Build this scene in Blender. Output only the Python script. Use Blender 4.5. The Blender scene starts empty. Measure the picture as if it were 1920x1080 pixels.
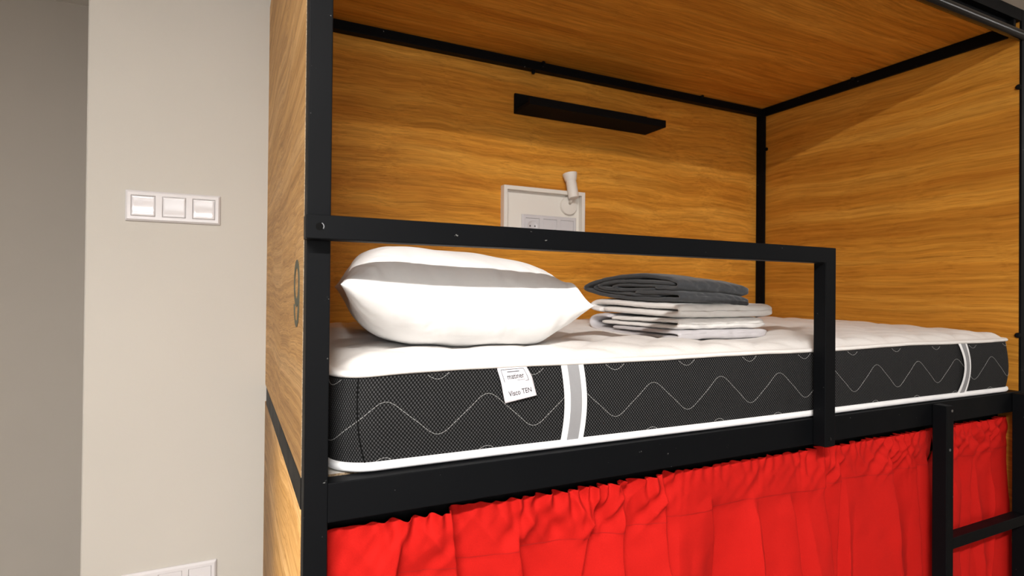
import bpy, bmesh, math, random
from mathutils import Vector, Matrix, noise
random.seed(7)
S = bpy.context.scene
COL = S.collection
PI = math.pi

# ------------------------------------------------------------------ camera
CAM = Vector((-0.0967, -0.8511, 0.2754))
def cam_axes(yaw, pitch, roll):
    y, p, r = map(math.radians, (yaw, pitch, roll))
    fw = Vector((math.sin(y)*math.cos(p), math.cos(y)*math.cos(p), math.sin(p)))
    rt = Vector((math.cos(y), -math.sin(y), 0)); up = rt.cross(fw)
    return rt*math.cos(r)+up*math.sin(r), up*math.cos(r)-rt*math.sin(r), fw
rt, up, fw = cam_axes(26.1893, 0.4209, 0.5314)
cd = bpy.data.cameras.new('camera'); cam = bpy.data.objects.new('camera', cd); COL.objects.link(cam)
cd.sensor_width = 36; cd.lens = 1076.98/1920*36; cd.clip_start = 0.02
M = Matrix((rt, up, -fw)).transposed().to_4x4(); M.translation = CAM
cam.matrix_world = M
cd.dof.use_dof = True; cd.dof.focus_distance = 1.15; cd.dof.aperture_fstop = 5.6
S.camera = cam

# ------------------------------------------------------------------ world, exposure
w = bpy.data.worlds.new('world'); S.world = w; w.use_nodes = True
w.node_tree.nodes['Background'].inputs[0].default_value = (1.0, 0.93, 0.85, 1)
w.node_tree.nodes['Background'].inputs[1].default_value = 0.05
S.view_settings.view_transform = 'Standard'
S.view_settings.look = 'None'
S.view_settings.gamma = 1.0
S.view_settings.use_curve_mapping = False
S.view_settings.exposure = 0.30

# ------------------------------------------------------------------ helpers
def tag(o, label=None, cat=None, group=None, kind=None):
    if label: o['label'] = label
    if cat: o['category'] = cat
    if group: o['group'] = group
    if kind: o['kind'] = kind
    return o
def empty(name, loc):
    o = bpy.data.objects.new(name, None); COL.objects.link(o); o.location = loc
    o.empty_display_size = 0.05
    return o
def link(name, bm, mat, parent=None, smooth=False, bevel=0, seg=2, subd=0, angle=None):
    bmesh.ops.recalc_face_normals(bm, faces=bm.faces)
    me = bpy.data.meshes.new(name); bm.to_mesh(me); bm.free()
    for m_ in (mat if isinstance(mat, (list, tuple)) else [mat]): me.materials.append(m_)
    if smooth:
        for p in me.polygons: p.use_smooth = True
    o = bpy.data.objects.new(name, me); COL.objects.link(o)
    if parent:
        o.parent = parent
        # mesh data is written in world coordinates: take the parent's offset out
        root = parent; off = Vector(parent.location)
        while root.parent: root = root.parent; off += root.location
        for v in me.vertices: v.co -= off
    if bevel:
        b = o.modifiers.new('bevel', 'BEVEL'); b.width = bevel; b.segments = seg; b.limit_method = 'ANGLE'
        b.angle_limit = math.radians(40)
    if subd:
        s = o.modifiers.new('sub', 'SUBSURF'); s.levels = subd; s.render_levels = subd
    return o
def box(bm, x0, x1, y0, y1, z0, z1):
    v = [bm.verts.new((x, y, z)) for x in (x0, x1) for y in (y0, y1) for z in (z0, z1)]
    for f in ((0,1,3,2),(4,6,7,5),(0,4,5,1),(2,3,7,6),(0,2,6,4),(1,5,7,3)):
        bm.faces.new([v[i] for i in f])
def boxo(name, c, mat, parent=None, bevel=0, **k):
    bm = bmesh.new(); box(bm, *c); return link(name, bm, mat, parent, bevel=bevel, **k)
def prism(bm, poly, axis, a0, a1):
    def P(p, a):
        return {'x': (a, p[0], p[1]), 'y': (p[0], a, p[1]), 'z': (p[0], p[1], a)}[axis]
    A = [bm.verts.new(P(p, a0)) for p in poly]; B = [bm.verts.new(P(p, a1)) for p in poly]
    n = len(poly)
    bm.faces.new(A); bm.faces.new(B[::-1])
    for i in range(n): bm.faces.new((A[i], B[i], B[(i+1) % n], A[(i+1) % n]))
def cyl(bm, p0, p1, r0, r1=None, n=24, caps=True):
    r1 = r0 if r1 is None else r1
    p0 = Vector(p0); p1 = Vector(p1); d = (p1-p0).normalized()
    a = d.orthogonal().normalized(); b = d.cross(a)
    A = []; B = []
    for i in range(n):
        t = 2*PI*i/n; o = a*math.cos(t)+b*math.sin(t)
        A.append(bm.verts.new(p0+o*r0)); B.append(bm.verts.new(p1+o*r1))
    for i in range(n): bm.faces.new((A[i], A[(i+1) % n], B[(i+1) % n], B[i]))
    if caps: bm.faces.new(A[::-1]); bm.faces.new(B)
def lathe(bm, base, axis, prof, n=32):
    base = Vector(base); d = Vector(axis).normalized(); a = d.orthogonal().normalized(); b = d.cross(a)
    R = []
    for r, h in prof:
        R.append([bm.verts.new(base+d*h+(a*math.cos(2*PI*i/n)+b*math.sin(2*PI*i/n))*max(r, 1e-5)) for i in range(n)])
    for k in range(len(R)-1):
        for i in range(n): bm.faces.new((R[k][i], R[k][(i+1) % n], R[k+1][(i+1) % n], R[k+1][i]))
    bm.faces.new(R[0][::-1]); bm.faces.new(R[-1])
def grid(bm, F, nu, nv, closeu=False):
    V = [[bm.verts.new(F(i, j)) for j in range(nv)] for i in range(nu)]
    for i in range(nu if closeu else nu-1):
        for j in range(nv-1):
            bm.faces.new((V[i][j], V[(i+1) % nu][j], V[(i+1) % nu][j+1], V[i][j+1]))
    return V
def sm(a, b, x):
    t = max(0, min(1, (x-a)/(b-a))); return t*t*(3-2*t)
def n3(x, y, z=0): return noise.noise(Vector((x, y, z)))

# ------------------------------------------------------------------ materials
def new_mat(name, base=(.8,.8,.8), rough=.5, spec=.5, metal=0, sheen=0):
    m = bpy.data.materials.new(name); m.use_nodes = True
    b = m.node_tree.nodes['Principled BSDF']
    b.inputs['Base Color'].default_value = (*base, 1); b.inputs['Roughness'].default_value = rough
    b.inputs['Specular IOR Level'].default_value = spec; b.inputs['Metallic'].default_value = metal
    b.inputs['Sheen Weight'].default_value = sheen
    return m, m.node_tree, b
def node(nt, typ, **k):
    n = nt.nodes.new(typ)
    for a, v in k.items():
        if a.startswith('i_'):
            key = a[2:]; key = int(key) if key.isdigit() else key.replace('_', ' ')
            n.inputs[key].default_value = v
        else: setattr(n, a, v)
    return n
def coords(nt, scale=(1,1,1)):
    tc = node(nt, 'ShaderNodeTexCoord'); mp = node(nt, 'ShaderNodeMapping')
    mp.inputs['Scale'].default_value = scale
    nt.links.new(tc.outputs['Object'], mp.inputs[0]); return mp.outputs[0]
def bump(nt, b, height, strength, dist):
    n = node(nt, 'ShaderNodeBump', i_Strength=strength, i_Distance=dist)
    nt.links.new(height, n.inputs['Height'])
    prev = b.inputs['Normal'].links
    if prev: nt.links.new(prev[0].from_socket, n.inputs['Normal'])
    nt.links.new(n.outputs[0], b.inputs['Normal'])
def ramp(nt, src, stops):
    r = node(nt, 'ShaderNodeValToRGB'); e = r.color_ramp.elements
    while len(e) < len(stops): e.new(.5)
    for el, (p, c) in zip(e, stops): el.position = p; el.color = (*c, 1) if len(c) == 3 else c
    nt.links.new(src, r.inputs[0]); return r.outputs[0]
def math_(nt, op, a, b=None):
    n = node(nt, 'ShaderNodeMath', operation=op)
    for i, s in enumerate((a, b)):
        if s is None: continue
        if isinstance(s, (int, float)): n.inputs[i].default_value = s
        else: nt.links.new(s, n.inputs[i])
    return n.outputs[0]

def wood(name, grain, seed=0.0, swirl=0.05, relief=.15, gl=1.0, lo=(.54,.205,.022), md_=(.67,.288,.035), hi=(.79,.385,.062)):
    m, nt, b = new_mat(name, rough=.55, spec=.15)
    tc = node(nt, 'ShaderNodeTexCoord')
    # slow warp of the grain, so that lines drift and now and then close into cathedrals
    wn = node(nt, 'ShaderNodeTexNoise', i_Scale=2.3, i_Detail=2.0, i_Roughness=.5)
    off = node(nt, 'ShaderNodeVectorMath', operation='ADD'); off.inputs[1].default_value = (seed, seed*1.7, seed*.6)
    nt.links.new(tc.outputs['Object'], off.inputs[0]); nt.links.new(off.outputs[0], wn.inputs['Vector'])
    sub = node(nt, 'ShaderNodeVectorMath', operation='SUBTRACT'); sub.inputs[1].default_value = (.5,.5,.5)
    nt.links.new(wn.outputs['Color'], sub.inputs[0])
    sc = node(nt, 'ShaderNodeVectorMath', operation='SCALE'); sc.inputs['Scale'].default_value = swirl
    nt.links.new(sub.outputs[0], sc.inputs[0])
    ad = node(nt, 'ShaderNodeVectorMath', operation='ADD')
    nt.links.new(off.outputs[0], ad.inputs[0]); nt.links.new(sc.outputs[0], ad.inputs[1])
    def layer(g, c, detail, rough):
        mp = node(nt, 'ShaderNodeMapping')
        mp.inputs['Scale'].default_value = tuple(g*gl if a == grain else c for a in 'xyz')
        nt.links.new(ad.outputs[0], mp.inputs[0])
        t = node(nt, 'ShaderNodeTexNoise', i_Scale=1.0, i_Detail=detail, i_Roughness=rough)
        nt.links.new(mp.outputs[0], t.inputs['Vector']); return t.outputs['Fac']
    broad = layer(.9, 17, 4, .62); mid = layer(2.2, 95, 5, .65); pores = layer(11, 460, 3, .6)
    base = ramp(nt, broad, [(.3, lo), (.5, md_), (.72, hi)])
    md = ramp(nt, mid, [(.34, (.62,.58,.53)), (.5, (.90,.89,.87)), (.66, (1.12,1.14,1.16))])
    pd = ramp(nt, pores, [(.36, (.72,.68,.62)), (.5, (1,1,1))])
    m1 = node(nt, 'ShaderNodeMix', data_type='RGBA', blend_type='MULTIPLY'); m1.inputs[0].default_value = .75
    nt.links.new(base, m1.inputs[6]); nt.links.new(md, m1.inputs[7])
    m2 = node(nt, 'ShaderNodeMix', data_type='RGBA', blend_type='MULTIPLY'); m2.inputs[0].default_value = .8
    nt.links.new(m1.outputs[2], m2.inputs[6]); nt.links.new(pd, m2.inputs[7])
    nt.links.new(m2.outputs[2], b.inputs['Base Color'])
    bump(nt, b, pores, relief, .0008); bump(nt, b, mid, relief, .001)
    return m
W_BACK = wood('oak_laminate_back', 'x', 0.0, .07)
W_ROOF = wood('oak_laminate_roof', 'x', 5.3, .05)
W_END  = wood('oak_laminate_end_shaded', 'y', 9.1, .05, gl=.7, lo=(.43,.162,.017), md_=(.54,.232,.028), hi=(.64,.315,.050))  # same laminate as the back; the end's shade is put into its colour
W_SIDE = wood('oak_laminate_outer_side', 'y', 2.4, .07, .9, .13, (.46,.245,.078), (.56,.315,.115), (.68,.42,.19))

def metal_black():
    m, nt, b = new_mat('black_powder_coat', (.0032,.0036,.0044), .55, .085)
    t = node(nt, 'ShaderNodeTexNoise', i_Scale=900.0, i_Detail=2.0)
    nt.links.new(coords(nt), t.inputs['Vector'])
    bump(nt, b, t.outputs['Fac'], .12, .0004)
    # sparse chips where the paint is knocked off
    s = node(nt, 'ShaderNodeTexNoise', i_Scale=55.0, i_Detail=4.0, i_Roughness=.7)
    nt.links.new(coords(nt, (1, 1, 1.6)), s.inputs['Vector'])
    c = ramp(nt, s.outputs['Fac'], [(.705, (.0032,.0036,.0044)), (.73, (.20,.20,.19))])
    nt.links.new(c, b.inputs['Base Color'])
    g = node(nt, 'ShaderNodeTexNoise', i_Scale=14.0, i_Detail=3.0)
    nt.links.new(coords(nt), g.inputs['Vector'])
    mr = node(nt, 'ShaderNodeMapRange', i_To_Min=.42, i_To_Max=.6); nt.links.new(g.outputs['Fac'], mr.inputs[0])
    nt.links.new(mr.outputs[0], b.inputs['Roughness'])
    return m
BLACK = metal_black()
BLACK_MATT = new_mat('black_matt_paint', (.004,.004,.0045), .8, .12)[0]
GLOSS, _, _b = new_mat('glossy_black_tube', (.006,.006,.007), .16, .5)
HOLE = new_mat('dark_hole', (.003,.003,.003), .9, .1)[0]
BRIGHT = new_mat('bare_steel_edge', (.35,.35,.36), .35, .5, .9)[0]

def plaster(name, col):
    m, nt, b = new_mat(name, col, .8, .25)
    t = node(nt, 'ShaderNodeTexNoise', i_Scale=420.0, i_Detail=3.0); nt.links.new(coords(nt), t.inputs['Vector'])
    bump(nt, b, t.outputs['Fac'], .12, .0008)
    t2 = node(nt, 'ShaderNodeTexNoise', i_Scale=3.0, i_Detail=3.0); nt.links.new(coords(nt), t2.inputs['Vector'])
    c = ramp(nt, t2.outputs['Fac'], [(.3, tuple(k*.97 for k in col)), (.7, col)])
    nt.links.new(c, b.inputs['Base Color']); return m
CREAM = plaster('cream_painted_plaster', (.475,.452,.412))
CREAM_FAR = plaster('beige_painted_plaster', (.46,.42,.37))
ROOM = plaster('warm_grey_painted_plaster', (.42,.38,.33))
WHITE_CEIL = plaster('white_ceiling_paint', (.78,.74,.69))
def floor_mat():
    m, nt, b = new_mat('grey_laminate_floor', (.3,.27,.24), .5, .4)
    t = node(nt, 'ShaderNodeTexNoise', i_Scale=2.0, i_Detail=5.0); nt.links.new(coords(nt, (1, 12, 1)), t.inputs['Vector'])
    nt.links.new(ramp(nt, t.outputs['Fac'], [(.3, (.11,.085,.06)), (.7, (.19,.15,.11))]), b.inputs['Base Color']); return m
FLOOR = floor_mat()
PLASTIC = new_mat('white_glossy_plastic', (.60,.585,.60), .14, .5)[0]
WHITE_MATT = new_mat('white_lacquered_metal', (.74,.70,.64), .45, .4)[0]

def cloth(name, col, weave=1500.0, strength=.25, rough=.9, sheen=.2, sec=None):
    m, nt, b = new_mat(name, col, rough, .15, 0, sheen)
    t = node(nt, 'ShaderNodeTexNoise', i_Scale=weave, i_Detail=2.0); nt.links.new(coords(nt), t.inputs['Vector'])
    bump(nt, b, t.outputs['Fac'], strength, .0004)
    f = node(nt, 'ShaderNodeTexNoise', i_Scale=38.0, i_Detail=4.0, i_Roughness=.6); nt.links.new(coords(nt), f.inputs['Vector'])
    bump(nt, b, f.outputs['Fac'], .25, .0025)
    if sec:
        nt.links.new(ramp(nt, t.outputs['Fac'], [(.4, sec), (.6, col)]), b.inputs['Base Color'])
    return m
C_PILLOW = cloth('white_cotton', (.86,.855,.85))
C_SHEET = cloth('white_cotton_sheet', (.82,.80,.775))
C_GREY = cloth('pale_grey_cotton', (.56,.535,.55))
C_DARK = cloth('charcoal_cotton', (.050,.052,.056), sec=(.036,.038,.042))
C_RED = cloth('red_cotton', (.49,.009,.0055), 1100.0, .2, .85, .0, sec=(.42,.006,.004))
C_THREAD = new_mat('pale_thread', (.42,.42,.41), .7, .2)[0]
C_DARKRED = new_mat('dark_red_thread', (.33,.008,.006), .8, .2)[0]
C_TAPE = cloth('white_woven_tape', (.84,.84,.85), 2500.0, .3)
C_LABEL = cloth('satin_label', (.76,.72,.76), 2500.0, .15, .5)
INK = new_mat('dark_print', (.015,.015,.018), .7, .2)[0]
NUM = new_mat('olive_grey_vinyl', (.085,.085,.055), .6, .3)[0]

def topper():
    m, nt, b = new_mat('white_quilted_knit', (.80,.77,.74), .9, .15, 0, .2)
    t = node(nt, 'ShaderNodeTexNoise', i_Scale=160.0, i_Detail=4.0, i_Roughness=.65); nt.links.new(coords(nt), t.inputs['Vector'])
    bump(nt, b, t.outputs['Fac'], .5, .0015)
    f = node(nt, 'ShaderNodeTexVoronoi', feature='F1', i_Scale=26.0); nt.links.new(coords(nt, (1, .8, 1)), f.inputs['Vector'])
    bump(nt, b, f.outputs['Distance'], .35, .004)
    return m
C_TOP = topper()
def spacer():
    # 3D mesh border: staggered round cells about 4 mm apart
    m, nt, b = new_mat('black_spacer_mesh', (.02,.02,.021), .8, .12)
    tc = node(nt, 'ShaderNodeTexCoord'); sp = node(nt, 'ShaderNodeSeparateXYZ'); nt.links.new(tc.outputs['Object'], sp.inputs[0])
    u = math_(nt, 'SUBTRACT', sp.outputs[0], sp.outputs[1]); z = sp.outputs[2]
    k = 2*PI/.0060
    a = math_(nt, 'COSINE', math_(nt, 'MULTIPLY', math_(nt, 'ADD', u, math_(nt, 'MULTIPLY', z, .86)), k))
    c = math_(nt, 'COSINE', math_(nt, 'MULTIPLY', math_(nt, 'SUBTRACT', u, math_(nt, 'MULTIPLY', z, .86)), k))
    h = math_(nt, 'ADD', math_(nt, 'MULTIPLY', math_(nt, 'ADD', a, c), .25), .5)
    col = ramp(nt, h, [(.36, (.003,.003,.003)), (.62, (.026,.026,.027)), (.85, (.062,.062,.064))])
    nt.links.new(col, b.inputs['Base Color'])
    bump(nt, b, h, .8, .0012)
    t = node(nt, 'ShaderNodeTexNoise', i_Scale=16.0, i_Detail=3.0); nt.links.new(coords(nt), t.inputs['Vector'])
    bump(nt, b, t.outputs['Fac'], .5, .006)
    return m
C_MESH = spacer()
def ribbed():
    m, nt, b = new_mat('grey_ribbed_webbing', (.30,.30,.31), .75, .25)
    wv = node(nt, 'ShaderNodeTexWave', wave_type='BANDS', bands_direction='Z', i_Scale=330.0); nt.links.new(coords(nt), wv.inputs['Vector'])
    nt.links.new(ramp(nt, wv.outputs['Fac'], [(.2, (.22,.22,.23)), (.8, (.36,.36,.37))]), b.inputs['Base Color'])
    bump(nt, b, wv.outputs['Fac'], .4, .0005); return m
C_RIB = ribbed()
def chip():
    m, nt, b = new_mat('raw_chipboard_edge', (.5,.4,.27), .9, .1)
    t = node(nt, 'ShaderNodeTexNoise', i_Scale=380.0, i_Detail=4.0, i_Roughness=.8); nt.links.new(coords(nt), t.inputs['Vector'])
    nt.links.new(ramp(nt, t.outputs['Fac'], [(.35, (.14,.09,.05)), (.5, (.36,.26,.16)), (.68, (.58,.48,.35))]), b.inputs['Base Color'])
    bump(nt, b, t.outputs['Fac'], .5, .001); return m
CHIP = chip()
WHITE_BOARD = new_mat('white_laminate', (.72,.69,.64), .5, .4)[0]
def emit(name, col, st):
    m = bpy.data.materials.new(name); m.use_nodes = True; nt = m.node_tree
    b = nt.nodes['Principled BSDF']; b.inputs['Emission Color'].default_value = (*col, 1); b.inputs['Emission Strength'].default_value = st
    b.inputs['Base Color'].default_value = (.8,.8,.8,1)
    return m

# ------------------------------------------------------------------ room lamps (above and behind the camera)
FZ, CZ = -1.25, 1.50
def ceiling_light(x, y, hx, hy, power, label, group=None, col=(1.0,.965,.925)):
    t = empty('ceiling_light', (x, y, CZ)); tag(t, label, 'lamp', group)
    bm = bmesh.new()
    a, b = hx+.012, hy+.012
    prism(bm, [(x-a, y-b), (x+a, y-b), (x+a, y+b), (x-a, y+b)], 'z', CZ-.028, CZ-.001)
    link('housing', bm, WHITE_MATT, t, bevel=.002)
    boxo('diffuser', (x-hx, x+hx, y-hy, y+hy, CZ-.031, CZ-.0285), emit('lit_diffuser', col, power/(4*hx*hy)/PI/2), t)
    ld = bpy.data.lights.new('lamp_light', 'AREA'); ld.shape = 'RECTANGLE'; ld.size = 2*hx; ld.size_y = 2*hy; ld.energy = power; ld.color = col
    lo = bpy.data.objects.new('lamp_light', ld); COL.objects.link(lo); lo.parent = t; lo.location = (0, 0, -.034)
    return t
ceiling_light(-.85, -1.85, .60, .05, 108, 'long linear ceiling lamp behind the camera to the left')
ceiling_light(4.75, -1.85, .85, .05, 26, 'long linear ceiling lamp far to the right, towards the end of the room')

# soft fill light added behind the camera, set at a made-up window
WX0, WX1, WZ0, WZ1 = -1.35, .25, -.35, .95
ld = bpy.data.lights.new('added_fill_light', 'AREA'); ld.shape = 'RECTANGLE'; ld.size = WX1-WX0-.1; ld.size_y = WZ1-WZ0-.1
ld.energy = 13; ld.color = (.90, .95, 1.0)
lo = bpy.data.objects.new('added_fill_light', ld); COL.objects.link(lo)
lo.location = ((WX0+WX1)/2, -3.185, (WZ0+WZ1)/2); lo.rotation_euler = (PI/2, 0, 0)

# ------------------------------------------------------------------ room shell
YW = .955; XE = -.431
def struct(name, c, mat):
    return tag(boxo(name, c, mat), kind='structure')
struct('floor', (-2.6, 6.6, -3.2, 3.0, FZ-.1, FZ), FLOOR)
struct('ceiling', (-2.6, 6.6, -3.2, 3.0, CZ, CZ+.1), WHITE_CEIL)
bm = bmesh.new()   # the cream pier behind the bunk: its left edge is an outer corner with a small bead
prism(bm, [(XE+.003, YW), (6.6, YW), (6.6, YW+.35), (XE, YW+.35), (XE, YW+.003)], 'z', FZ, CZ)
tag(link('wall_back', bm, CREAM), kind='structure')
struct('wall_far', (-2.6, 6.6, 2.2, 2.3, FZ, CZ), CREAM_FAR)
struct('wall_left', (-2.7, -2.6, -3.2, 2.3, FZ, CZ), ROOM)
struct('wall_right', (6.6, 6.7, -3.2, 2.3, FZ, CZ), ROOM)
bm = bmesh.new()
box(bm, -2.6, WX0, -3.3, -3.2, FZ, CZ); box(bm, WX1, 6.6, -3.3, -3.2, FZ, CZ)
box(bm, WX0, WX1, -3.3, -3.2, FZ, WZ0); box(bm, WX0, WX1, -3.3, -3.2, WZ1, CZ)
tag(link('wall_front', bm, ROOM), kind='structure')
bm = bmesh.new(); fb = .045
box(bm, WX0, WX1, -3.26, -3.205, WZ0, WZ0+fb); box(bm, WX0, WX1, -3.26, -3.205, WZ1-fb, WZ1)
for a in (WX0, (WX0+WX1)/2-fb/2, WX1-fb): box(bm, a, a+fb, -3.26, -3.205, WZ0+fb, WZ1-fb)
win = tag(link('added_window_1', bm, WHITE_MATT, None, bevel=.002), kind='structure')  # unseen window, added to go with the fill light
pane = boxo('added_glow_pane', (WX0+fb, WX1-fb, -3.245, -3.24, WZ0+fb, WZ1-fb), emit('fill_glow_pane', (.85,.93,1.0), 1.5)); pane.parent = win  # glowing sheet added in the made-up window

# ------------------------------------------------------------------ bunk bed
PW = .0325; L = 1.972; PR = 1.984; T = .0295; YB = .908; YP = .9375; HR = 1.083; HB = .0564
bed = tag(empty('bunk_bed', (1.0, .45, FZ)), 'black metal framed bunk bed with oak panels, guard rail and ladder', 'bed')
# front left post, notched on its outer back corner to take the side panel
bm = bmesh.new()
prism(bm, [(0,0), (PW,0), (PW,.040), (.0145,.040), (.0145,.032), (0,.032)], 'z', FZ, 1.121)
link('post', bm, BLACK, bed, bevel=.0012)
bm = bmesh.new()
prism(bm, [(PR,0), (PR+.030,0), (PR+.030,.0325), (PR+.0145,.0325), (PR+.0145,.006), (PR,.006)], 'z', FZ, 1.121)
link('post', bm, BLACK, bed, bevel=.0008)
boxo('post', (L, PR-.0002, YB-.012, YP, FZ, HR), BLACK, bed, bevel=.0012)
boxo('post', (.0135, .0135+T, YB, YP, FZ, HR), BLACK, bed, bevel=.0012)
# horizontals
boxo('rail', (PW, PR, .0005, .0325, -HB, 0), BLACK, bed, bevel=.0012)
boxo('rail', (.0135+T, L, YB, YP, HR-T, HR), BLACK, bed, bevel=.0012)
boxo('rail', (L, PR-.0002, .0325, YB-.012, HR-.036, HR), BLACK, bed, bevel=.0012)
boxo('rail', (.0142, .0142+T, .0405, YB, HR-T, HR), BLACK, bed, bevel=.0012)
boxo('rail', (PW, PR, 0, .062, 1.086, 1.121), BLACK, bed, bevel=.0012)
boxo('rail', (.0135+T, L, YB, YP, -HB, 0), BLACK, bed, bevel=.0012)
boxo('rail', (L, PR-.0002, .0325, YB-.012, -HB, 0), BLACK, bed, bevel=.0012)
boxo('rail', (-.0001, .0135+T-.012, .0405, YB, -HB, 0), BLACK, bed, bevel=.0012)
boxo('rail', (PW, PR, .0005, .0325, -.98, -.93), BLACK, bed, bevel=.0012)
# panels
def panel(name, c, mat, **k): return boxo(name, c, mat, bed, **k)
sp_ = panel('side_panel', (-.0006, .0138, .0325, YW-.001, .0034, HR+.012), [W_SIDE, CHIP])
for p in sp_.data.polygons:
    if abs(p.normal.y) > .5 or abs(p.normal.z) > .5: p.material_index = 1
panel('side_panel', (-.0006, .0138, .0325, YW-.001, FZ+.06, -.0458), W_SIDE)
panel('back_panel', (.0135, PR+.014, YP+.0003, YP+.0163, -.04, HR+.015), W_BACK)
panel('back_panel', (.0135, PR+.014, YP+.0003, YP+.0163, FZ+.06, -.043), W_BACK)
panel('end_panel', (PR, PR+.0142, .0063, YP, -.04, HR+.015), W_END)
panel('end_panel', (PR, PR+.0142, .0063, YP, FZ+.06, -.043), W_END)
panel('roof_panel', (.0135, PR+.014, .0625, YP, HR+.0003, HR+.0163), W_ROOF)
# bed board with raw chipboard edge, resting on an inner angle ledge
bb = panel('bed_board', (.040, L-.002, .046, YB-.002, -.018, -.001), [WHITE_BOARD, CHIP])
for p in bb.data.polygons:
    if p.normal.y < -.5: p.material_index = 1
boxo('ledge_angle', (PW+.001, L-.001, .0327, .062, -.024, -.0185), BLACK, bed)

# the figure nine on the outer side panel (seen edge on): an oval ring with a hooked tail
def nine_mesh():
    bm = bmesh.new(); cy, cz, ry, rz, t = .118, .2865, .041, .0375, .0175
    n = 48; R = []
    for i in range(n):
        a = 2*PI*i/n
        R.append((bm.verts.new((-.0008, cy-ry*math.cos(a), cz+rz*math.sin(a))),
                  bm.verts.new((-.0008, cy-(ry-t)*math.cos(a), cz+(rz-t*.75)*math.sin(a)))))
    for i in range(n):
        A, B = R[i], R[(i+1) % n]; bm.faces.new((A[0], B[0], B[1], A[1]))
    # tail: down the near side of the ring, round the foot and up to a short end
    P = [(-ry, .0), (-ry, -.025), (-ry*.93, -.045), (-ry*.7, -.060), (-ry*.3, -.0685), (ry*.1, -.0695), (ry*.5, -.064), (ry*.85, -.050), (ry, -.034)]
    Q = [(-ry+t, .0), (-ry+t, -.024), (-ry*.93+t, -.040), (-ry*.7+t*.8, -.050), (-ry*.3+t*.2, -.0585), (ry*.08, -.0595), (ry*.5-t*.4, -.0555), (ry*.85-t*.8, -.046), (ry-t, -.034)]
    A = [bm.verts.new((-.00082, cy+a, cz+b)) for a, b in P]; B = [bm.verts.new((-.00082, cy+a, cz+b)) for a, b in Q]
    for i in range(len(P)-1): bm.faces.new((A[i], A[i+1], B[i+1], B[i]))
    for f in list(bm.faces):
        pass
    r = bmesh.ops.extrude_face_region(bm, geom=list(bm.faces))
    for v in r['geom']:
        if isinstance(v, bmesh.types.BMVert): v.co.x -= .0006
    return bm
nn = link('number_nine', nine_mesh(), NUM, sp_); nn['label'] = 'olive grey vinyl figure 9'

# guard rail: bar, short upright at its right end, bolts
bm = bmesh.new(); GZ, GH, GX = .3794, .0337, 1.1032
prism(bm, [(-.0045, GZ), (GX, GZ), (GX, -HB), (GX-GH, -HB), (GX-GH, GZ-GH), (-.0045, GZ-GH)], 'y', -.0301, -.0004)
gr = link('guard_rail', bm, BLACK, bed, bevel=.0016)
def bolt(x, z, y, r, par):
    bm = bmesh.new(); lathe(bm, (x, y+.001, z), (0,-1,0), [(r, 0), (r*1.25, .0008), (r*1.25, .0016), (r, .0022), (r*.55, .0019), (r*.5, .0011)], 20)
    return link('bolt', bm, BLACK, par, smooth=True)
def hole(x, z, y, r, par):
    bm = bmesh.new(); cyl(bm, (x, y+.003, z), (x, y-.0004, z), r, n=24); link('bolt_hole', bm, HOLE, par)
    bm = bmesh.new(); n = 24
    for i in range(n):
        a, b = 2*PI*i/n, 2*PI*(i+1)/n
        if not (a < .30*PI or a > 1.75*PI): continue
        v = [bm.verts.new((x+k*math.cos(c), y-.0005, z+k*math.sin(c))) for k, c in ((r, a), (r*1.16, a), (r*1.16, b), (r, b))]
        bm.faces.new(v)
    link('hole_rim', bm, BRIGHT, par)
hole(.013, .3630, -.0301, .0052, gr)
hole(1.0840, -.0400, -.0301, .0040, gr)

# ladder: two uprights, rungs
lad = empty('ladder', (1.73, -.018, 0)); lad.parent = bed; lad.location = Vector((1.73, -.018, 0))-bed.location
def lpart(name, c):
    o = boxo(name, c, BLACK, None, bevel=.0014); o.parent = lad
    for v in o.data.vertices: v.co -= Vector((1.73, -.018, 0))
    return o
u1 = lpart('upright', (1.530, 1.562, -.0345, -.0012, FZ, -.0025))
lpart('upright', (1.930, 1.962, -.0345, -.0012, FZ, -.0025))
for z in (-.34, -.60, -.86, -1.12):
    lpart('rung', (1.5625, 1.9295, -.0335, -.0022, z-.0285, z))
for x, z in ((1.554, -.016), (1.545, -.114)):
    bm = bmesh.new(); lathe(bm, (x, -.0345, z), (0,-1,0), [(.0035, 0), (.0035, .0008), (.002, .001)], 16)
    o = link('screw', bm, BRIGHT, None); o.parent = lad
    for v in o.data.vertices: v.co -= Vector((1.73, -.018, 0))

# panel clips: little round studs through the tubes
def clip(p, d, r=.0055, l=.011):
    bm = bmesh.new(); p = Vector(p); d = Vector(d)
    lathe(bm, p, d, [(r*.8, 0), (r, .001), (r, l*.75), (r*.6, l)], 16); link('panel_clip', bm, BLACK_MATT, bed, smooth=False)
def studpair(p, axis_a, axis_b):
    clip(p, axis_a); clip(p, axis_b)
clip((.850, YB+.012, HR-T), (0, 0, -1), .0065, .013); clip((.880, YB-.0005, HR-.004), (0, -1, 0), .006, .012)
clip((L-.0005, .50, HR-.004), (-1, 0, 0), .007, .010)
clip((L, YB+.016, .90), (-1, 0, 0), .006, .011); clip((L+.006, YB-.012, .905), (0, -1, 0), .006, .012); clip((PR, YB-.016, .903), (-1, 0, 0), .006, .006)
clip((PR, .006, .893), (-1, 0, 0), .0075, .009); clip((PR, .006, .163), (-1, 0, 0), .0075, .009)
clip((1.62, YB-.0005, HR-.004), (0, -1, 0), .006, .012)

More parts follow.
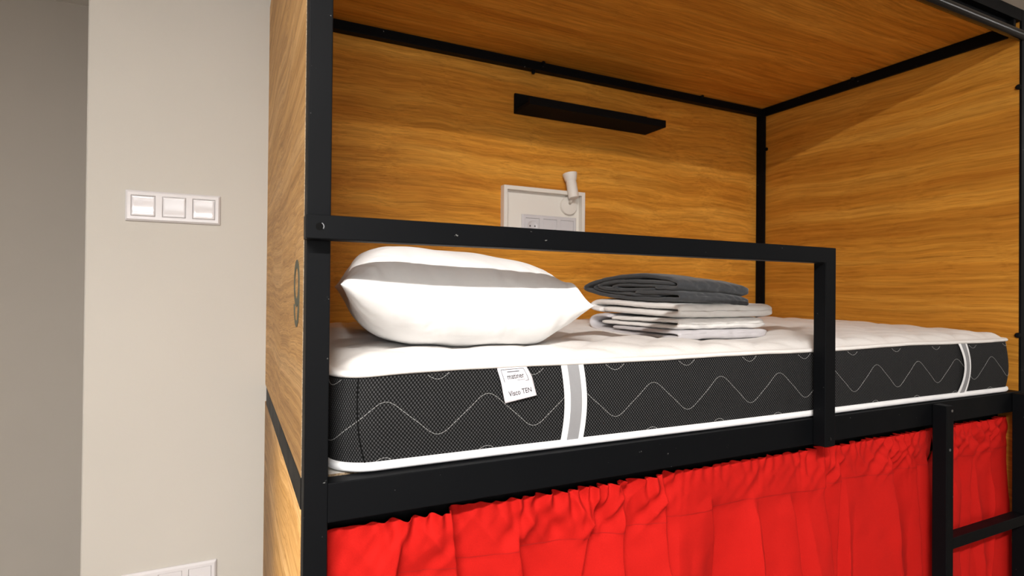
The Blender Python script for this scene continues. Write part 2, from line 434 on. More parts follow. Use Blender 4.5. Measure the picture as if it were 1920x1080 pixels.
# glossy curtain rod under the front top rail with its end brackets
bm = bmesh.new(); cyl(bm, (PW, .0, 1.0415), (PR, .0, 1.0415), .0145, n=32)
link('curtain_rod', bm, GLOSS, bed, smooth=False)
for f in bed.children[-1].data.polygons: f.use_smooth = len(f.vertices) == 4
boxo('light_block_plate', (PW, PR, .0165, .0200, 1.050, 1.0862), BLACK, bed)  # plate added to stop light leaking between rod and top rail
for x in (PW+.02, 1.0, L-.02):
    boxo('rod_bracket', (x-.006, x+.006, .004, .0164, 1.050, 1.0858), BLACK, bed)
boxo('gap_shade_strip', (PW+.008, PR, .0565, .0600, -.150, -.0570), BLACK_MATT, bed)  # black strip added to stand in for shade in the gap above the curtains
bm = bmesh.new(); cyl(bm, (PW, .0530, -.092), (PR, .0530, -.092), .0028, n=16)
link('curtain_wire', bm, BLACK_MATT, bed, smooth=True)

# ------------------------------------------------------------------ mattress
MX0, MX1, MY1, MR = .046, 1.966, .895, .062
ZB, ZS = .0015, .150
def mfront(x): return .026-.010*sm(.1, 1.0, x)-.006*sm(1.4, 1.95, x)
def rrect(ins, n_long=330, n_short=80, n_c=12):
    """points round the mattress, inset by ins, counter-clockwise from the left end of the front"""
    x0, x1, y0, y1 = MX0+ins, MX1-ins, ins, MY1-ins
    r = max(MR-ins, .001); pts = []
    def arc(cx, cy, a0):
        for i in range(n_c): a = a0+PI/2*i/n_c; pts.append((cx+r*math.cos(a), cy+r*math.sin(a)))
    def seg(p, q, n):
        for i in range(n): t = i/n; pts.append((p[0]+(q[0]-p[0])*t, p[1]+(q[1]-p[1])*t))
    seg((x0+r, y0), (x1-r, y0), n_long); arc(x1-r, y0+r, -PI/2)
    seg((x1, y0+r), (x1, y1-r), n_short); arc(x1-r, y1-r, 0)
    seg((x1-r, y1), (x0+r, y1), n_long); arc(x0+r, y1-r, PI/2)
    seg((x0, y1-r), (x0, y0+r), n_short); arc(x0+r, y0+r, PI)
    return [(x, mfront(x)*(1-y/MY1)+y) for x, y in pts]
def bulge(z, x=0):
    t = (z-ZB)/(ZS-ZB)
    return .007*math.sin(PI*max(0, min(1, t)))+.0018*n3(x*6, z*14, 3.3)*math.sin(PI*max(0, min(1, t)))
mat = tag(empty('mattress', (1.0, .45, 0)), 'thin mattress with black mesh sides and white quilted top on the upper bunk', 'mattress')
def band(name, zs, outs, mt, **k):
    bm = bmesh.new(); rings = []
    base = rrect(0)
    n = len(base)
    nor = []
    for i in range(n):
        a = Vector(base[i-1]); b = Vector(base[(i+1) % n]); d = (b-a).normalized(); nor.append((d.y, -d.x))
    def F(i, j):
        x, y = base[i]; o = outs(zs[j], x); z = zs[j]
        if callable(k.get('zf')): z = k['zf'](x, y, zs[j])
        return (x+nor[i][0]*o, y+nor[i][1]*o, z)
    grid(bm, F, n, len(zs), closeu=True)
    return bm
def zedge(x):    # height of the top seam above its mean
    return .0025*n3(x*3.1, 7.7)+.0012*n3(x*11, 1.3)-.004*math.exp(-((x-.06)/.05)**2)
zs = [ZB+.006+(ZS-ZB-.006)*i/18 for i in range(19)]
link('side_border', band('b', zs, lambda z, x: bulge(z, x), C_MESH, zf=lambda x, y, z: z+zedge(x)*((z-ZB)/(ZS-ZB))), C_MESH, mat, smooth=True)
# bottom piping
zp = [(-.001, ZB+.0), (.0035, ZB+.0008), (.0068, ZB+.004), (.0075, ZB+.008), (.0065, ZB+.012), (.0025, ZB+.0145), (-.004, ZB+.013)]
base = rrect(0); NB = len(base); NOR = []
for i in range(NB):
    a = Vector(base[i-1]); b = Vector(base[(i+1) % NB]); d = (b-a).normalized(); NOR.append((d.y, -d.x))
bm = bmesh.new()
grid(bm, lambda i, j: (base[i][0]+NOR[i][0]*zp[j][0], base[i][1]+NOR[i][1]*zp[j][0], zp[j][1]), NB, len(zp), True)
link('bottom_piping', bm, C_TAPE, mat, smooth=True)
bm = bmesh.new()
bm.faces.new([bm.verts.new((x, y, ZB+.0006)) for x, y in rrect(.002)])
link('underside', bm, C_TOP, mat)
# quilted top
def quilt(x, y):
    a = (x+y*.9)/.155+.22*math.sin(y*14); b = (x-y*.9)/.155+.22*math.sin(y*11+1)
    return .0085*(abs(math.sin(PI*a))*abs(math.sin(PI*b)))**.38
def ztop(x, y, d):
    z = .1505+zedge(x)*math.exp(-d/.05)+.0175*(1-math.exp(-d/.022))+.010*sm(.05, .5, y)
    press = math.exp(-(((x-1.0)/.235)**2+((y-.38)/.27)**2)**3)
    z += quilt(x, y)*sm(.004, .035, d)*(1-press)
    z += .0016*n3(x*9, y*9, 5)+.0012*n3(x*25, y*25, 9)
    # sinks under the folded linen and the pillow
    z -= .0115*press
    z -= .006*math.exp(-(((x-.30)/.22)**2+((y-.36)/.26)**2)**1.5)
    return z
bm = bmesh.new()
edge = [(-.001, .1465), (.0035, .1470), (.0065, .1495), (.0065, .1530), (.0035, .1560)]
ins = [0.0, .004, .009, .015, .022, .030, .040]+[.05+.0115*i for i in range(34)]
ring = []
for o, z in edge:
    ring.append([bm.verts.new((base[i][0]+NOR[i][0]*o, base[i][1]+NOR[i][1]*o, z+zedge(base[i][0]))) for i in range(NB)])
for d in ins:
    ring.append([bm.verts.new((x, y, max(ztop(x, y, d), .154))) for x, y in rrect(d)])
for k in range(len(ring)-1):
    for i in range(NB): bm.faces.new((ring[k][i], ring[k][(i+1) % NB], ring[k+1][(i+1) % NB], ring[k+1][i]))
# close the middle: join the front run of the last ring to the back run
NL, NC, NS = 330, 12, 80
last = ring[-1]; b0 = NL+NC+NS+NC
for i in range(NL-1): bm.faces.new((last[i], last[i+1], last[b0+NL-2-i], last[b0+NL-1-i]))
bm.faces.new([last[i] for i in range(NL-1, b0+1)])
bm.faces.new([last[i % NB] for i in range(b0+NL-1, NB+1)])
link('quilted_top', bm, C_TOP, mat, smooth=True)

# stitched waves on the border: short dashes lying on the mesh
PER = [(p, NOR[i]) for i, p in enumerate(base)]
arc_s = [0.0]
for i in range(1, NB): arc_s.append(arc_s[-1]+(Vector(base[i])-Vector(base[i-1])).length)
TOT = arc_s[-1]+(Vector(base[0])-Vector(base[-1])).length
import bisect
def on_border(s, z, lift):
    s = s % TOT; i = min(bisect.bisect_right(arc_s, s)-1, NB-1); j = (i+1) % NB
    l = (arc_s[j] if j else TOT)-arc_s[i]; t = (s-arc_s[i])/max(l, 1e-9)
    x = base[i][0]*(1-t)+base[j][0]*t; y = base[i][1]*(1-t)+base[j][1]*t
    nx = NOR[i][0]*(1-t)+NOR[j][0]*t; ny = NOR[i][1]*(1-t)+NOR[j][1]*t
    o = bulge(z, x)+lift
    return Vector((x+nx*o, y+ny*o, z+zedge(x)*((z-ZB)/(ZS-ZB))))
S0 = .118-(MX0+MR)           # arc position of the first crest
for row in (-.086, 0, .086):
    s = -.16; bm = None
    while s < 1.92:
        def wave(s):
            ph = 2*PI*(s-S0)/.1712; w_ = (math.cos(ph)+.07*math.cos(3*ph))/1.07
            return .0775+row+.0295*w_+.002*n3(s*5, row)
        s2 = s+.0052; z = wave(s); z2 = wave(s2)
        if .014 < z < .146 and .014 < z2 < .146:
            p, q_ = on_border(s, z, .0004), on_border(s2, z2, .0004)
            d = (q_-p)
            if bm is None: bm = bmesh.new()
            cyl(bm, p+d*.04, p+d*.82, .00034, n=5)
        elif bm is not None:
            link('stitched_wave', bm, C_THREAD, mat); bm = None
        s = s2
    if bm is not None: link('stitched_wave', bm, C_THREAD, mat)
# dark vertical seam near the left front corner
bm = bmesh.new()
pts = [on_border((.079+.012*(1-t)**3)-(MX0+MR), .012+.136*t, .0002) for t in [i/16 for i in range(17)]]
for a, b in zip(pts, pts[1:]): cyl(bm, a, b, .0011, n=6, caps=False)
link('corner_seam', bm, HOLE, mat, smooth=True)

# carrying straps
def strap(xc, xw, bow, lift, par=mat):
    def F(u, t, extra):
        z = .010+(.1545-.010)*t
        x = xc+bow*math.sin(PI*t)**1.3-(.006*(1-t)**2 if bow > .01 else 0)+u*xw*(1-.0*t)
        y = mfront(x)-bulge(z, x)-lift*math.sin(PI*t)**.6-.0012-extra+(.006*math.sin(PI*t)*(u+.5) if bow > .01 else 0)
        return (x, y, z)
    for name, u0, u1, mt, ex, nu in (('strap', -.5, .5, C_TAPE, 0, 9), ('strap_stripe', -.24, .27, C_RIB, .0006, 5)):
        bm = bmesh.new()
        V = grid(bm, lambda i, j: F(u0+(u1-u0)*i/(nu-1), j/24, ex), nu, 25)
        r = bmesh.ops.extrude_face_region(bm, geom=list(bm.faces))
        for v in r['geom']:
            if isinstance(v, bmesh.types.BMVert): v.co.y += (.0009 if name == 'strap' else .0004)
        o = link(name, bm, mt, par if name == 'strap' else so, smooth=False)
        if name == 'strap': so = o
        else: o['label'] = 'grey ribbed stripe'
strap(.4525, .046, .003, .004)
strap(1.692, .041, .011, .007)

# sewn label with its print
def label_pt(u, v, lift=0.0):
    tl, tr_, br, bl = Vector((.306, 0, .1545)), Vector((.3585, 0, .1545)), Vector((.3745, 0, .1005)), Vector((.3175, 0, .0905))
    p = (tl*(1-u)+tr_*u)*(1-v)+(bl*(1-u)+br*u)*v
    x = p.x-.004*math.sin(PI*v)*(1-u)*.5+.0025*math.sin(PI*v)*u
    y = mfront(x)-bulge(p.z, x)-.0015-.008*sm(0, .5, v)-.003*math.sin(v*5+u*1.5)*v
    return Vector((x, y-lift, p.z))
bm = bmesh.new(); grid(bm, lambda i, j: label_pt(i/10, j/16), 11, 17)
r = bmesh.ops.extrude_face_region(bm, geom=list(bm.faces))
for v in r['geom']:
    if isinstance(v, bmesh.types.BMVert): v.co.y += .0012
lab = link('sewn_label', bm, C_LABEL, mat, smooth=True); lab['label'] = 'white fabric label'
def text_mesh(txt, size, u0, v0, name, par, squash=1.0):
    """flat lettering laid on the label: u0, v0 = left end and baseline in label coordinates"""
    cu = bpy.data.curves.new(name, 'FONT'); cu.body = txt; cu.size = size; cu.resolution_u = 4; cu.offset = size*.012
    to = bpy.data.objects.new(name, cu); COL.objects.link(to)
    bpy.context.view_layer.update()
    me = bpy.data.meshes.new_from_object(to.evaluated_get(bpy.context.evaluated_depsgraph_get()))
    bpy.data.objects.remove(to)
    bm = bmesh.new(); bm.from_mesh(me)
    bmesh.ops.subdivide_edges(bm, edges=[e for e in bm.edges if e.calc_length() > .004], cuts=2)
    for v in bm.verts:
        v.co = label_pt(u0+v.co.x*squash/.055, v0-v.co.y/.060, .0005)
    o = link(name, bm, INK, par)
    return o
text_mesh('matiner', .0120, .22, .40, 'print', lab, .80)
text_mesh('Visco TEN', .0125, .16, .86, 'print', lab, .74)
bm = bmesh.new()
def inkline(u0, v0, u1, v1, wd=.0009):
    n = 10
    A = []; B = []
    for i in range(n+1):
        t = i/n; u = u0+(u1-u0)*t; v = v0+(v1-v0)*t
        du, dv = ((0, wd/.06/2) if abs(u1-u0) > abs(v1-v0) else (wd/.055/2, 0))
        A.append(bm.verts.new(label_pt(u-du, v-dv, .0005))); B.append(bm.verts.new(label_pt(u+du, v+dv, .0005)))
    for i in range(n): bm.faces.new((A[i], A[i+1], B[i+1], B[i]))
inkline(.10, .15, .86, .15); inkline(.10, .15, .10, .46); inkline(.86, .15, .86, .50); inkline(.76, .50, .86, .50)
inkline(.28, .215, .68, .215, .0012); inkline(.50, .455, .76, .455, .0006)
link('print', bm, INK, lab)

# ------------------------------------------------------------------ pillow
def pillow():
    bm = bmesh.new(); NU, NV = 84, 96
    W_, D_ = .448, .62
    def P(u, v, s):
        # outline: sides pulled in, corners drawn out into ears
        px = u*(1-.050*(1-v*v)*abs(u)**3); py = v*(1-.055*(1-u*u)*abs(v)**3)
        e = (abs(u)*abs(v))**6
        px *= 1+.030*e; py *= 1+.02*e
        a = max(0, 1-abs(u)**4.2); b = max(0, 1-abs(v)**2.9)
        t = (a**.52)*(b**.50)
        y = .052+D_/2+py*D_/2; x = .287+px*W_/2+.145*(y-.06)
        # pulled folds that run in from the seams
        eu = math.exp(-(1-abs(v))/.16); ev = math.exp(-(1-abs(u))/.16)
        wr = .0055*n3(u*8.5+1.5*n3(u*3, v*2), v*1.6, 2+s)*(eu) + .0055*n3(u*1.6, v*8+1.2*n3(u*2, v*3), 6+s)*ev
        wr += .0035*n3(u*3+v*2, v*3-u*2, 9+s)
        wr += (.0060*(.25-abs(n3(u*13+3*n3(u*2, v*3, 4), v*2.2, 12+s)))*math.exp(-((1-abs(v))/.30)**2)
               +.0060*(.25-abs(n3(u*2.2, v*12+3*n3(u*3, v*2, 4), 15+s)))*math.exp(-((1-abs(u))/.30)**2))
        z = .268-.034*(u*.5)-.004*math.cos(u*PI/2)
        hu = .095 if s > 0 else .106
        z += s*hu*t + (wr*(min(1, t*3)))
        # soft fold beside the near right ear
        g = math.exp(-((u-.90)/.05)**2-((v+.93)/.10)**2)
        z += .010*g*(1 if s > 0 else .0)
        if s < 0:
            zt = ztop(x, y, max(.0, min(y-.02, x-MX0, .3)))+.002
            if z < zt: z = zt
        return (x, y, z)
    top = [[None]*(NV+1) for _ in range(NU+1)]; bot = [[None]*(NV+1) for _ in range(NU+1)]
    def w(t): return math.sin(PI/2*(2*t-1)) if True else 2*t-1
    for i in range(NU+1):
        for j in range(NV+1):
            u, v = w(i/NU), w(j/NV)
            top[i][j] = bm.verts.new(P(u, v, 1))
            if i in (0, NU) or j in (0, NV): bot[i][j] = top[i][j]
            else: bot[i][j] = bm.verts.new(P(u, v, -1))
    for i in range(NU):
        for j in range(NV):
            bm.faces.new((top[i][j], top[i+1][j], top[i+1][j+1], top[i][j+1]))
            bm.faces.new((bot[i][j], bot[i][j+1], bot[i+1][j+1], bot[i+1][j]))
    o = link('pillow', bm, C_PILLOW, None, smooth=True)
    o.modifiers.new('sub', 'SUBSURF').render_levels = 1
    return o
tag(pillow(), 'plump white pillow lying at the left end of the mattress', 'pillow')

# ------------------------------------------------------------------ folded linen
def smooth_path(pts, n):
    # Catmull-Rom
    P = [pts[0]]+list(pts)+[pts[-1]]; out = []
    for k in range(1, len(P)-2):
        for i in range(n):
            t = i/n; a, b, c, d = P[k-1], P[k], P[k+1], P[k+2]
            out.append(tuple(.5*((2*b[m])+(-a[m]+c[m])*t+(2*a[m]-5*b[m]+4*c[m]-d[m])*t*t+(-a[m]+3*b[m]-3*c[m]+d[m])*t**3) for m in range(2)))
    out.append(pts[-1]); return out
def ribbon(name, path, th, x0, x1, mt, seed, parent=None, droop=0.0, skew=0.0, tip=None, nx=40, amp=.0035):
    """a fold of cloth: path (y, z) seen from the left end, thickness th, run from x0 to x1"""
    pth = smooth_path(path, 7); n = len(pth)
    nr = []
    for i in range(n):
        a = Vector(pth[max(i-1, 0)]); b = Vector(pth[min(i+1, n-1)]); d = (b-a).normalized(); nr.append(Vector((-d.y, d.x)))
    cap = 4
    bm = bmesh.new(); secs = []
    for k in range(nx+1):
        t = k/nx; f = 1.0
        e = min(t, 1-t)*nx
        f = .45+.55*math.sqrt(min(1, e/3.0))
        out = []
        ex = .006*n3(seed, 0, 3)
        def pt(i, sgn, ang=None):
            p = Vector(pth[i]); h = th/2*f
            if ang is None: q = p+nr[i]*h*sgn
            else:
                d = Vector((nr[i].y, -nr[i].x))
                q = p+nr[i]*h*math.cos(ang)*1+d*h*math.sin(ang)*(1 if i else -1)
            s_ = i/n
            x = x0+(x1-x0)*t
            edge = (1-sm(0, .12, t)); edg2 = sm(.85, 1, t)
            x += (.011*n3(s_*5, seed, 1)-.004)*edge+(.014*n3(s_*6, seed, 8))*edg2
            y = q.x+amp*n3(t*4, s_*4, seed)+skew*t; z = q.y+amp*.7*n3(t*5+3, s_*5, seed+4)*(.4+sm(0,.3,t)*.6)
            fr = math.exp(-max(0, q.x-Y0)/.03)      # creases where the cloth turns at the front fold
            y += .0060*fr*n3(t*11+z*60, z*90, seed+6)+.0030*fr*n3(t*30, z*120, seed+2)
            z += .0016*n3(t*9, q.x*40, seed+3)
            z -= droop*t*t
            if tip:
                ty, tx = tip; g = math.exp(-((y-ty)/.07)**2)*sm(.6, 1, t); x += tx*g; z -= .25*(z-tipz(path))*g
            return (x, y, z)
        for i in range(n): out.append(pt(i, 1))
        for c in range(1, cap): out.append(pt(n-1, 0, PI*c/cap))
        for i in range(n-1, -1, -1): out.append(pt(i, -1))
        for c in range(cap-1, 0, -1): out.append(pt(0, 0, PI*c/cap))
        secs.append([bm.verts.new(p) for p in out])
    m = len(secs[0])
    for k in range(nx):
        for i in range(m): bm.faces.new((secs[k][i], secs[k][(i+1) % m], secs[k+1][(i+1) % m], secs[k+1][i]))
    for sec in (secs[0], secs[-1]):
        # strip across the thickness, plus a fan at each rounded end
        bot = [sec[n+cap-1+(n-1-i)] for i in range(n)]
        for i in range(n-1): bm.faces.new((sec[i], sec[i+1], bot[i+1], bot[i]))
        bm.faces.new([sec[n-1]]+[sec[n-1+c] for c in range(1, cap)]+[bot[n-1]])
        bm.faces.new([bot[0]]+[sec[m-cap+c] for c in range(1, cap)]+[sec[0]])
    o = link(name, bm, mt, parent, smooth=True)
    return o
def tipz(path): return sum(p[1] for p in path)/len(path)
Y0 = .205
# bottom: pale grey folded cover, its back fold rolled round the layers above it
o = ribbon('folded_cover', [(Y0+.26, .1815), (Y0+.10, .1812), (Y0+.014, .1812), (Y0+.004, .1755), (Y0+.014, .1690), (Y0+.12, .1685), (Y0+.26, .1690), (Y0+.345, .1730), (Y0+.375, .1880), (Y0+.365, .2050), (Y0+.325, .2120), (Y0+.29, .2110)],
           .0115, .872, 1.160, C_GREY, 11.0, skew=-.004, amp=.0022)
tag(o, 'pale grey folded cover at the bottom of the linen stack', 'bedding', 'folded linen stacked on the mattress')
# second: white folded sheet
o = ribbon('folded_sheet', [(Y0+.315, .1935), (Y0+.20, .1935), (Y0+.10, .1935), (Y0+.018, .1945), (Y0+.006, .2020), (Y0+.018, .2095), (Y0+.12, .2075), (Y0+.20, .2065), (Y0+.270, .2060)],
           .0120, .874, 1.155, C_SHEET, 23.0, skew=-.006, amp=.0016)
tag(o, 'thin white folded sheet second from the bottom of the linen stack', 'bedding', 'folded linen stacked on the mattress')
# third: white folded sheet with a corner that sticks out to the right
o = ribbon('folded_sheet', [(Y0+.31, .2300), (Y0+.14, .2270), (Y0+.022, .2250), (Y0+.006, .2340), (Y0+.022, .2440), (Y0+.14, .2450), (Y0+.28, .2500), (Y0+.355, .2500), (Y0+.378, .2410), (Y0+.365, .2310), (Y0+.335, .2280)],
           .0170, .876, 1.168, C_SHEET, 31.0, skew=-.004, tip=(Y0+.08, .062), amp=.0022)
tag(o, 'thick white folded sheet with a pointed corner, right under the charcoal one', 'bedding', 'folded linen stacked on the mattress')
# top: charcoal folded cover, closed on both sides, inner layers curled
ck = tag(empty('folded_cover', (1.0, Y0+.18, .255)), 'charcoal folded cover on top of the linen stack', 'bedding', 'folded linen stacked on the mattress')
ribbon('outer_fold', [(Y0+.17, .2785), (Y0+.05, .2785), (Y0+.016, .2760), (Y0+.005, .2690), (Y0+.016, .2620), (Y0+.13, .2610), (Y0+.28, .2670), (Y0+.375, .2790), (Y0+.412, .2910), (Y0+.375, .3060), (Y0+.28, .3190), (Y0+.16, .3230), (Y0+.06, .3130), (Y0+.016, .3050), (Y0+.006, .2965), (Y0+.020, .2895), (Y0+.09, .2910)],
       .0125, .878, 1.104, C_DARK, 41.0, ck, droop=.014, amp=.0035)
ribbon('inner_fold', [(Y0+.030, .3010), (Y0+.12, .3050), (Y0+.22, .3085), (Y0+.31, .3050), (Y0+.345, .2960), (Y0+.31, .2880), (Y0+.20, .2850), (Y0+.10, .2870)],
       .0115, .881, 1.092, C_DARK, 47.0, ck, droop=.012, amp=.0016)
ribbon('inner_fold', [(Y0+.045, .2935), (Y0+.14, .2960), (Y0+.24, .2985), (Y0+.275, .2945), (Y0+.258, .2920)],
       .0085, .879, 1.090, C_DARK, 59.0, ck, droop=.011, amp=.0012)
ribbon('inner_fold', [(Y0+.085, .2700), (Y0+.14, .2705), (Y0+.20, .2735), (Y0+.28, .2775), (Y0+.345, .2850), (Y0+.372, .2925), (Y0+.350, .3010)],
       .0085, .882, 1.092, C_DARK, 53.0, ck, droop=.010, amp=.0015)

# ------------------------------------------------------------------ red curtains under the bunk
FOLDS = [(.228,.12,.013,-.05), (.150,-.06,.009,.02), (.572,.0,.013,-.02), (.668,.05,.011,-.02), (.520,-.28,.010,.0), (.350,.14,.008,.05),
         (.930,.04,.007,.09), (1.03,.12,.009,.09), (1.14,.10,.009,.03), (1.21,.05,.007,.03), (1.40,.08,.008,.03), (1.50,.12,.010,.05), (1.565,.10,.008,.05),
         (1.70,.03,.008,.03), (1.79,-.05,.009,.02), (1.87,.06,.008,.03), (.80,.10,.006,.06)]
def curtain(name, x0, x1, seed, label, folds, gathers):
    H0, H1 = -.079, -1.02
    nx, nz = int((x1-x0)*520), 110
    def F(i, j):
        a = i/(nx-1); t = (j/(nz-1))**1.7; x = x0+(x1-x0)*a
        z = H0+(H1-H0)*t; d = -(z-H0)
        g = 0
        for gx, gw in gathers: g += math.exp(-((x-gx)/gw)**2)
        g = min(1, .28+g)
        warp = .030*n3(x*5, 0, seed)+.02*n3(x*3, z*1.5, seed+5)
        xs = x+warp
        # tight gathers at the header; each runs down a different way and dies out
        fade = math.exp(-d/(.018+.030*abs(n3(x*16, 5, seed))))
        fan = (x+.55*d*n3(x*14, 3, seed+1))
        y = .0095*fade*g*math.sin(fan*2*PI/.026+6*n3(fan*8, 1, seed))+.010*fade*g*n3(fan*62, z*8, seed+2)
        # V-shaped puckers fanning out below the gathers
        puck = math.exp(-((d-.045)/.045)**2)*g
        y += -.026*puck*(.35-abs(n3((x+d*.85)*24, d*3, seed+17)))-.022*puck*(.3-abs(n3((x-d*.75)*20, d*3+4, seed+19)))
        # broad soft folds growing downwards, a few of them sharp edged
        grow = sm(.01, .32, d)
        lean = x+warp-.16*d*n3(x*3.2, 8, seed+23)
        y += .040*grow*n3(lean*6.5, d*.8, seed+7)+.010*sm(.02, .25, d)*n3(lean*15, d*1.5, seed+9)
        rid = abs(n3(lean*7.5+3, d*.7, seed+13)); y += -.013*sm(.02, .25, d)*max(0, 1-rid*7)**1.3
        y += .0022*n3(x*22+d*9, d*26, seed+29)*sm(.0, .05, d)
        # the sharp folds, where the cloth tucks back on itself
        for fx, sl, A_, d0 in FOLDS:
            c_ = x-(fx+sl*d+.006*n3(d*9, fx*10, 2))
            if abs(c_) > .16: continue
            y += 1.3*A_*math.tanh(c_/(.0022+.006*sm(.15, .5, d)))*math.exp(-(c_/.045)**2)*sm(d0, d0+.05, d)
        # hem of the pocket: slight step
        hz = -.168+.006*n3(x*6, 3, seed)
        y += -.0012*sm(hz-.002, hz+.002, z)
        z2 = z+(.0045*n3(x*48, 0, seed+3)+.005*n3(x*11, 0, seed+4))*math.exp(-d/.03)
        y0 = .036 if True else 0
        y = max(.0045, min(.0495, y0+y)) if d < .05 else y0+y
        return Vector((x+.004*n3(x*20, z*4, seed+21), y-.012*sm(.05, .4, d), z2))
    bm = bmesh.new(); grid(bm, F, nx, nz)
    o = link(name, bm, C_RED, None, smooth=True)
    sol = o.modifiers.new('thick', 'SOLIDIFY'); sol.thickness = .0012; sol.offset = 1
    tag(o, label, 'curtain', 'red curtains closing the lower bunk')
    # stitched hem line of the rod pocket
    bm = bmesh.new(); P_ = []
    jz = lambda x: -.168+.006*n3(x*6, 3, seed)
    for i in range(nx):
        zt = jz(x0+(x1-x0)*i/(nx-1)); t = (zt-H0)/(H1-H0); P_.append(F(i, (t**(1/1.7))*(nz-1))+Vector((0, -.0010, 0)))
    for i in range(0, nx-1):
        a, b = P_[i], P_[i+1]
        v = [bm.verts.new(p) for p in (a+Vector((0,0,.0005)), b+Vector((0,0,.0005)), b-Vector((0,0,.0005)), a-Vector((0,0,.0005)))]
        bm.faces.new(v)
    h = link('hem_seam', bm, C_DARKRED, None); h.parent = o
    return o
curtain('curtain', .036, 1.585, 4.0, 'wide red curtain left of the ladder, under the upper bunk rail', 0,
        [(.17, .045), (.46, .10), (.62, .06), (.55, .03), (1.15, .06), (1.42, .08)])
curtain('curtain', 1.592, 1.990, 15.0, 'narrow red curtain seen behind the ladder rung, right of the ladder upright', 0,
        [(1.68, .07), (1.85, .08)])

# ------------------------------------------------------------------ things on the back panel
def picture_ledge():
    bm = bmesh.new(); x0, x1 = .783, 1.359; yb, yf = YP, .818; z0 = .896
    # profile (y, z): tall back flange, flat tray, low front lip
    prism(bm, [(yb, z0), (yf, z0), (yf, z0+.026), (yf+.010, z0+.026), (yf+.010, z0+.010), (yb-.010, z0+.010), (yb-.010, z0+.070), (yb, z0+.070)], 'x', x0, x1)
    return link('wall_shelf', bm, BLACK_MATT, None, bevel=.001)
tag(picture_ledge(), 'long black picture ledge mounted high on the oak back panel', 'shelf')

NX0, NX1, NZ0, NZ1 = .737, 1.064, .440, .641
ni = tag(empty('wall_niche', ((NX0+NX1)/2, YP, NZ0)), 'white framed recess with sockets on the oak back panel', 'niche')
bm = bmesh.new(); fy = YP-.026; ft = .013
box(bm, NX0, NX1, fy, YP, NZ1-ft, NZ1); box(bm, NX0, NX1, fy, YP, NZ0, NZ0+ft)
box(bm, NX0, NX0+ft, fy, YP, NZ0+ft, NZ1-ft); box(bm, NX1-ft, NX1, fy, YP, NZ0+ft, NZ1-ft)
link('frame', bm, WHITE_MATT, ni)
boxo('back_plate', (NX0+ft, NX1-ft, YP-.003, YP, NZ0+ft, NZ1-ft), WHITE_MATT, ni)

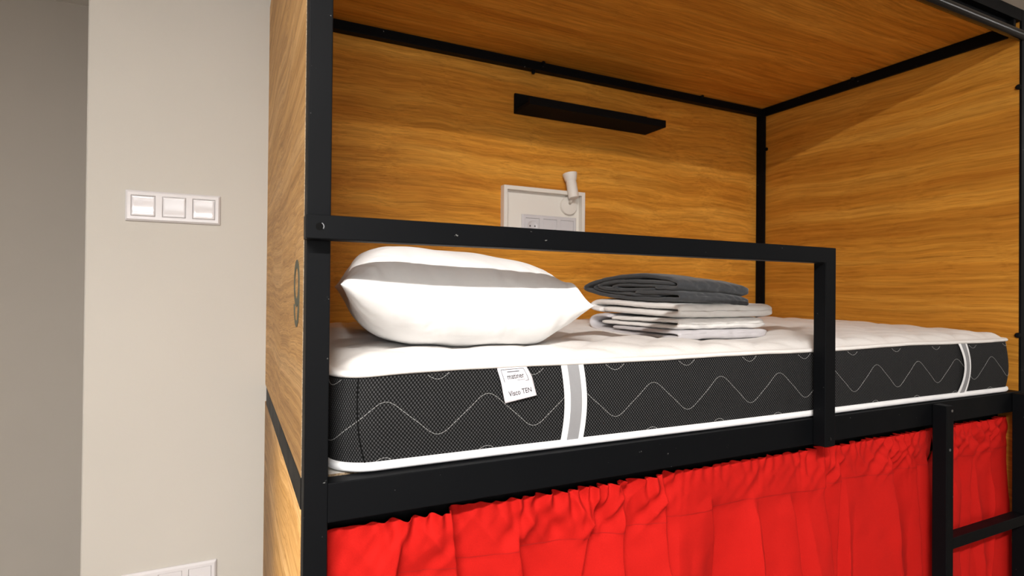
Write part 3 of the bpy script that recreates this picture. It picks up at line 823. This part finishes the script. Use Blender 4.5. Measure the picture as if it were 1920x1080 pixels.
def gang(name, cx, y, cz, kinds, label, cat, pitch=.071, half=.0405, group=None, ins_name='rocker', parent=None):
    """a multi-gang plate: outer frame with one insert per opening, facing -y"""
    n = len(kinds); hw = half+pitch*(n-1)/2
    t = tag(empty(name, (cx, y, cz-half)), label, cat, group)
    bm = bmesh.new()
    # bevelled frame with square openings
    o = .0275; d1, d0 = .0095, .0045
    xs_o = [cx-pitch*(n-1)/2+pitch*i for i in range(n)]
    def rect(x0, x1, z0, z1, yy): return [bm.verts.new((a, yy, b)) for a, b in ((x0, z0), (x1, z0), (x1, z1), (x0, z1))]
    a = rect(cx-hw, cx+hw, cz-half, cz+half, y); b = rect(cx-hw, cx+hw, cz-half, cz+half, y-d0)
    c = rect(cx-hw+.005, cx+hw-.005, cz-half+.005, cz+half-.005, y-d1)
    for p, q_ in ((a, b), (b, c)):
        for i in range(4): bm.faces.new((p[i], p[(i+1) % 4], q_[(i+1) % 4], q_[i]))
    bm.faces.new(a[::-1])
    # front face: strips round the openings
    cols = [cx-hw+.005]+[v for x in xs_o for v in (x-o, x+o)]+[cx+hw-.005]
    rows = [cz-half+.005, cz-o, cz+o, cz+half-.005]
    G = {(i, j): bm.verts.new((cols[i], y-d1, rows[j])) for i in range(len(cols)) for j in range(4)}
    for i in range(len(cols)-1):
        for j in range(3):
            if j == 1 and i % 2 == 1: continue
            bm.faces.new((G[i, j], G[i+1, j], G[i+1, j+1], G[i, j+1]))
    for k in range(n):      # inner walls of each opening slope in
        i = 2*k+1; x = xs_o[k]; q4 = [G[i, 1], G[i+1, 1], G[i+1, 2], G[i, 2]]; r = rect(x-o+.0003, x+o-.0003, cz-o+.0003, cz+o-.0003, y-.004)
        for m in range(4): bm.faces.new((q4[m], q4[(m+1) % 4], r[(m+1) % 4], r[m]))
    bmesh.ops.remove_doubles(bm, verts=bm.verts, dist=.00005)
    link('frame', bm, PLASTIC, t, bevel=.0010, seg=3)
    for k, kd in enumerate(kinds):
        x = xs_o[k]; e = .0269
        bm = bmesh.new()
        if kd == 'rocker':      # gently dished square key
            tilt = (.0016, -.0014, .0008)[k % 3]
            N = 14
            def F(i, j):
                u = -1+2*i/N; v = -1+2*j/N
                rr = .0018*(u*u)*(1 if k < 2 else .3)+.0024*(v*v)
                ed = .004*max(0, max(abs(u), abs(v))-.9)*10
                return (x+u*e, y-.0072+ed*.35-rr*.8+tilt*v, cz+v*e)
            grid(bm, F, N+1, N+1)
            bm_edges = [ed for ed in bm.edges if ed.is_boundary]
            r = bmesh.ops.extrude_edge_only(bm, edges=bm_edges)
            for v in r['geom']:
                if isinstance(v, bmesh.types.BMVert): v.co.y = y-.0015
            link(ins_name, bm, PLASTIC, t, smooth=True)
        else:
            box(bm, x-e, x+e, y-.0078, y-.0015, cz-e, cz+e)
            so = link('insert', bm, PLASTIC, t, bevel=.001)
            if kd == 'socket':
                bm = bmesh.new(); lathe(bm, (x, y-.0079, cz), (0,-1,0), [(.0205, 0), (.0205, .0012), (.0190, .0014), (.0180, .0004), (.0178, .0002)], 40)
                link('socket_well', bm, PLASTIC, so, smooth=True)
                for dx in (-.0095, .0095):
                    bm = bmesh.new(); cyl(bm, (x+dx, y-.0070, cz), (x+dx, y-.0084, cz), .0026, n=16); link('pin_hole', bm, HOLE, so)
    return t
gang('wall_socket', .9265, YP-.003, .5085, ['socket', 'blank', 'blank'], 'white triple socket plate inside the framed recess above the guard rail', 'socket')
gang('light_switch', -.2335, YW, .4955, ['rocker', 'rocker', 'rocker'], 'white triple rocker switch high on the cream wall', 'switch')
gang('wall_socket', -.2315, YW, -.5165, ['blank', 'blank', 'blank'], 'white triple plate low on the cream wall, cut off by the photo edge', 'socket', half=.0405)

# reading lamp on a round base, its head turned up
rl = tag(empty('reading_lamp', (.998, YP-.003, .592)), 'small white spot reading lamp in the corner of the framed recess', 'lamp')
bm = bmesh.new(); lathe(bm, (1.004, YP-.0032, .590), (0,-1,0), [(.033, 0), (.033, .010), (.031, .013), (.006, .0145)], 48); link('lamp_base', bm, WHITE_MATT, rl, bevel=0, smooth=False)
bm = bmesh.new(); cyl(bm, (1.004, YP-.017, .598), (1.004, YP-.042, .622), .0055, n=20); link('lamp_arm', bm, WHITE_MATT, rl, smooth=True)
ax = Vector((-.10, .16, 1)).normalized(); b0 = Vector((1.003, YP-.046, .612))
bm = bmesh.new(); lathe(bm, b0, ax, [(.012, 0), (.0185, .003), (.0190, .010), (.0190, .058), (.0182, .060), (.0182, .063), (.0205, .066), (.0262, .088), (.0262, .092), (.0235, .092), (.018, .072)], 40)
o = link('lamp_head', bm, WHITE_MATT, rl, smooth=True); e_ = o.modifiers.new('es', 'EDGE_SPLIT'); e_.split_angle = math.radians(35)
